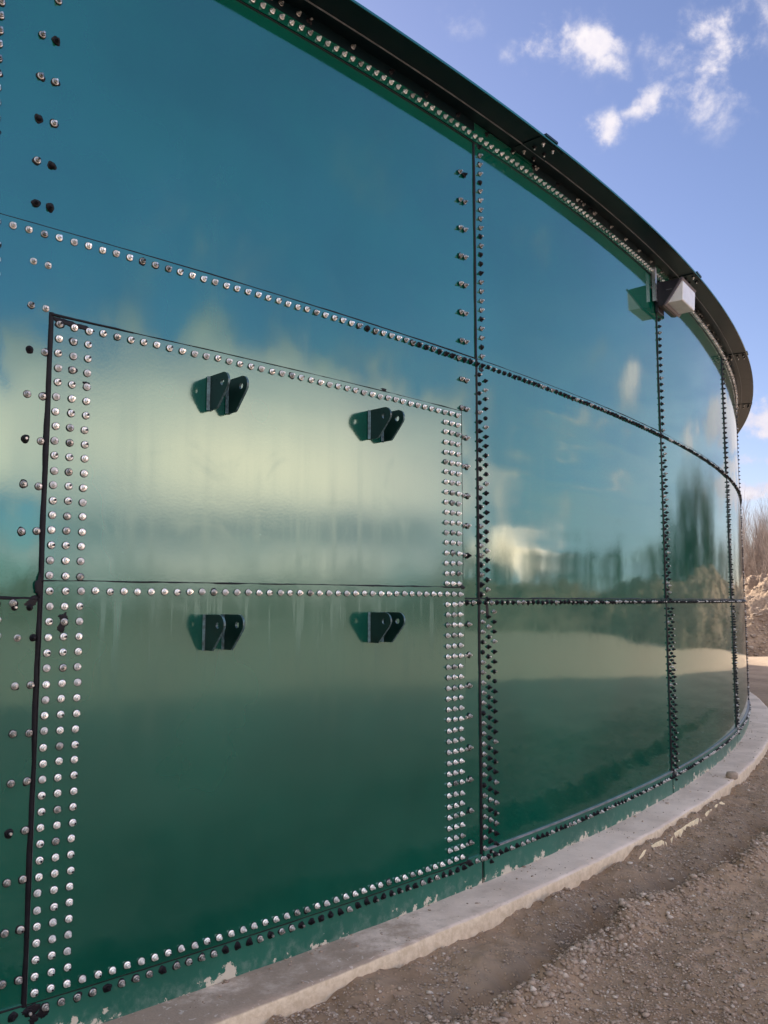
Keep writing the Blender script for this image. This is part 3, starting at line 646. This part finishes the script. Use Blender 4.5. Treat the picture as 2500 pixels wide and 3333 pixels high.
# lifting lugs: profiled plates with an eye, welded on in pairs
def lug(th, zt):
    L = 0.148; H = 0.148; rr = 0.040; cx_, cz = L - rr, -rr; hole = (0.103, -0.043, 0.0135)
    pts = [(0, 0)]; 
    for a in np.linspace(90, -42, 12): pts.append((cx_ + rr * math.cos(R2(a)), cz + rr * math.sin(R2(a))))
    pts += [(0.072, -H + .010), (0.060, -H), (0, -H)]
    hp = [(hole[0] + hole[2] * math.cos(a), hole[1] + hole[2] * math.sin(a)) for a in np.linspace(0, 2 * np.pi, 16, endpoint=False)]
    hw = 0.005; t_ = R2(th); nrm = np.array([math.cos(t_), math.sin(t_), 0]); tan = np.array([-math.sin(t_), math.cos(t_), 0]); o = P(th, .018, zt)
    import bmesh
    bm = bmesh.new(); ring = lambda pp, s: [bm.verts.new(o + nrm * x + np.array([0, 0, 1]) * y + tan * s) for x, y in pp]
    for s in (-hw, hw):
        a_ = ring(pts, s); h_ = ring(hp, s)
        ed = [bm.edges.new((a_[i], a_[(i + 1) % len(a_)])) for i in range(len(a_))] + [bm.edges.new((h_[i], h_[(i + 1) % len(h_)])) for i in range(len(h_))]
        bmesh.ops.triangle_fill(bm, edges=ed, use_beauty=True)
        if s < 0: A0, H0 = a_, h_
        else: A1, H1 = a_, h_
    edge_faces = []
    for L0, L1 in ((A0, A1), (H0, H1)):
        for i in range(len(L0)):
            j = (i + 1) % len(L0); f_ = bm.faces.new((L0[i], L0[j], L1[j], L1[i])); f_.material_index = 1
    bmesh.ops.recalc_face_normals(bm, faces=bm.faces)
    me = bpy.data.meshes.new('lifting_lug'); bm.to_mesh(me); bm.free(); me.materials.append(M_lug); me.materials.append(M_lugedge)
    lo = link('lifting_lug', me, tank)
    # weld bead where it meets the hatch
    mw = MB(); n = 20; zz = np.linspace(zt - H, zt, n)
    for sgn in (-1, 1):
        wob = .0012 * rng.random(n)
        rows = [P(th + sgn * .005 / DEG, .028 + wob, zz), P(th + sgn * (.011 + wob) / DEG, .023, zz), P(th + sgn * .016 / DEG, .0195, zz)]
        mw.add(np.stack(rows, 1), grid_faces(n, 3))
    mw.build('weld', [M_lugedge], lo)
M_lugedge = simple('worn_green_edge', (0.06, 0.11, 0.12), 0.35, 0.2, 0.6, 60)
for z in (1.491, 2.502):
    for th in (-46.645, -46.42, -44.372, -44.145): lug(th, z)

# ------------------------------------------------------------------ wall light
lamp = thing('wall_light', 'dark box floodlight with pale wedge lens fixed under the tank rim', 'floodlight', tuple(P(-35.1, 0.04, 4.02)))
T0, T1 = -35.47, -34.56
def prism(mb, prof, t0, t1, mat=0):
    a = [P(t0, r, z) for r, z in prof]; b2 = [P(t1, r, z) for r, z in prof]; n = len(prof)
    mb.V.append(np.array(a + b2)); base = mb.n; mb.n += 2 * n
    fs = [tuple(range(n)), tuple(range(2 * n - 1, n - 1, -1))] + [(i, i + n, (i + 1) % n + n, (i + 1) % n) for i in range(n)]
    mb.P = getattr(mb, 'P', []) + [(tuple(x + base for x in f), mat) for f in fs]
def build_poly(mb, name, mats, parent, bev=0.0):
    V = np.vstack(mb.V); me = mesh(name, V, [f for f, _ in mb.P], mats, [m_ for _, m_ in mb.P])
    o = link(name, me, parent)
    if bev:
        b_ = o.modifiers.new('bevel', 'BEVEL'); b_.width = bev; b_.segments = 2; b_.limit_method = 'ANGLE'
    return o
mb = MB(); prism(mb, [(0.035, 4.030), (0.035, 4.215), (0.055, 4.232), (0.222, 4.228), (0.232, 4.222), (0.100, 4.040), (0.075, 4.022)], T0, T1); build_poly(mb, 'housing', [M_bronze], lamp, .004)
# slanted frame round the lens
mb = MB()
def fr(k, o_): # point on slanted face, k 0 bottom..1 top, o_ outwards
    r = 0.098 + (0.236 - 0.098) * k + o_ * .80; z = 4.036 + (4.226 - 4.036) * k - o_ * .6; return (r, z)
prism(mb, [fr(-.05, 0), fr(-.05, .014), fr(.05, .014), fr(.05, 0)], T0 - .02, T1 + .02); prism(mb, [fr(.95, 0), fr(.95, .016), fr(1.06, .016), fr(1.06, 0)], T0 - .02, T1 + .02)
prism(mb, [fr(.05, 0), fr(.05, .0139), fr(.95, .0139), fr(.95, 0)], T0 - .0199, T0 + .035); prism(mb, [fr(.05, 0), fr(.05, .0139), fr(.95, .0139), fr(.95, 0)], T1 - .035, T1 + .0199)
build_poly(mb, 'lens_frame', [simple('frame_paint', (0.10, 0.085, 0.10), .4)], lamp)
mb = MB(); prism(mb, [fr(.04, .003), (0.235, 4.044), (0.243, 4.052), (0.252, 4.205), fr(.96, .003)], T0 + .03, T1 - .03); build_poly(mb, 'lens', [M_lens], lamp, .006)
mb = MB(); prism(mb, [(0.004, 3.985), (0.004, 4.20), (0.0345, 4.20), (0.0345, 3.985)], -35.40, -35.06); build_poly(mb, 'junction_box', [M_bronze], lamp, .004)
mb = MB()
for t0 in (-35.60,): prism(mb, [(0.012, 4.06), (0.012, 4.352), (0.040, 4.352), (0.040, 4.06)], t0, t0 + .035)
prism(mb, [(0.034, 4.06), (0.034, 4.352), (0.0399, 4.352), (0.0399, 4.06)], -35.565, -35.50)
build_poly(mb, 'mounting_channel', [M_conduit], lamp)
mb = MB(); prism(mb, [(0.11, 4.150), (0.11, 4.156), (0.16, 4.156), (0.16, 4.150)], T0 - .006, T0 - .0005); build_poly(mb, 'name_plate', [M_plate], lamp)

# ------------------------------------------------------------------ trees
def tube(mb, a, b2, r0, r1, n=3):
    a = np.array(a); b2 = np.array(b2); d = b2 - a; L = np.linalg.norm(d) + 1e-9; d /= L
    u = np.cross(d, [0, 0, 1.0] if abs(d[2]) < .9 else [1.0, 0, 0]); u /= np.linalg.norm(u); v = np.cross(d, u)
    an = np.linspace(0, 2 * np.pi, n, endpoint=False); c = np.cos(an)[:, None] * u + np.sin(an)[:, None] * v
    V = np.stack([a + c * r0, b2 + c * r1], 1); mb.add(V, grid_faces(n, 2, closed_u=True))
def bare_tree(seed, h, spread=.35):
    rd = random.Random(seed); tr = MB(); cr = MB()
    def grow(p, d, L, r, lev):
        steps = 3; tgt = tr if lev == 0 else cr
        for s in range(steps):
            d2 = (d + Vector((rd.gauss(0, .10), rd.gauss(0, .10), .06))).normalized(); q = p + d2 * L / steps
            tube(tgt, p, q, r, r * .78, 5 if lev == 0 else 3); p, d, r = q, d2, r * .78
            if lev < 3:
                for _ in range({0: 3, 1: 3, 2: 3}[lev]):
                    a = rd.random() * 6.283; out = Vector((math.cos(a), math.sin(a), .9 + rd.random() * .8)).normalized()
                    if lev == 0 and s == 0 and rd.random() < .6: continue
                    grow(p, (d * .5 + out * (.6 if lev else .55)).normalized(), L * rd.uniform(.38, .55), r * .5, lev + 1)
        return
    grow(Vector((0, 0, 0)), Vector((rd.gauss(0, .05), rd.gauss(0, .05), 1)).normalized(), h * .8, h * .017, 0)
    return tr, cr
VAR = []
for s in range(4):
    tr, cr = bare_tree(s + 11, 6.0); VAR.append((np.vstack(tr.V), np.vstack(tr.F), np.vstack(cr.V), np.vstack(cr.F)))
meshes = [(mesh('trunk', v[0], v[1], M_bark), mesh('crown', v[2], v[3], M_bark)) for v in VAR]
rt = random.Random(5)
for i in range(84):
    az_ = rt.uniform(21.3, 27.5); d = rt.uniform(46, 64); x, y = d * math.sin(R2(az_)), d * math.cos(R2(az_))
    k = rt.randrange(4); sc = rt.uniform(.72, 1.02) * d / 58
    e = thing('bare_tree', 'thin leafless grey tree in the row behind the heap of earth at the right edge', 'tree', (x, y, -.3), 'leafless trees behind the earth heap')
    e.scale = (sc, sc, sc); e.rotation_euler = (0, 0, rt.random() * 6.28)
    for nm, me in zip(('trunk', 'crown'), meshes[k]):
        c_ = bpy.data.objects.new(nm, me); COL.objects.link(c_); c_.parent = e
mb = MB()
for i in range(330):
    az_ = rt.uniform(28, 128); d = rt.uniform(50, 72) if az_ < 45 else rt.uniform(76, 98)
    elev = 2.6 + (-1.2 if 79 < az_ < 122 else 0) + rt.uniform(-.4, .5)
    if rt.random() < .10: az_ = rt.uniform(37.5, 46.5); d = rt.uniform(46, 50); elev = 7.0 - abs(az_ - 41) * .6
    h = d * math.tan(R2(elev)) + 1.8; k = rt.randrange(4); sc = h / 6.4
    x, y = d * math.sin(R2(az_)), d * math.cos(R2(az_)); a = rt.random() * 6.28; ca, sa = math.cos(a), math.sin(a)
    for V, F in ((VAR[k][0], VAR[k][1]), (VAR[k][2], VAR[k][3])):
        Q = V * sc * (1.25 if elev < 6 else .8, 1.25 if elev < 6 else .8, 1); Q = np.stack([Q[:, 0] * ca - Q[:, 1] * sa + x, Q[:, 0] * sa + Q[:, 1] * ca + y, Q[:, 2] - .3], -1)
        mb.add(Q, F)
mb.build('woodland', [M_wood], kind='stuff')
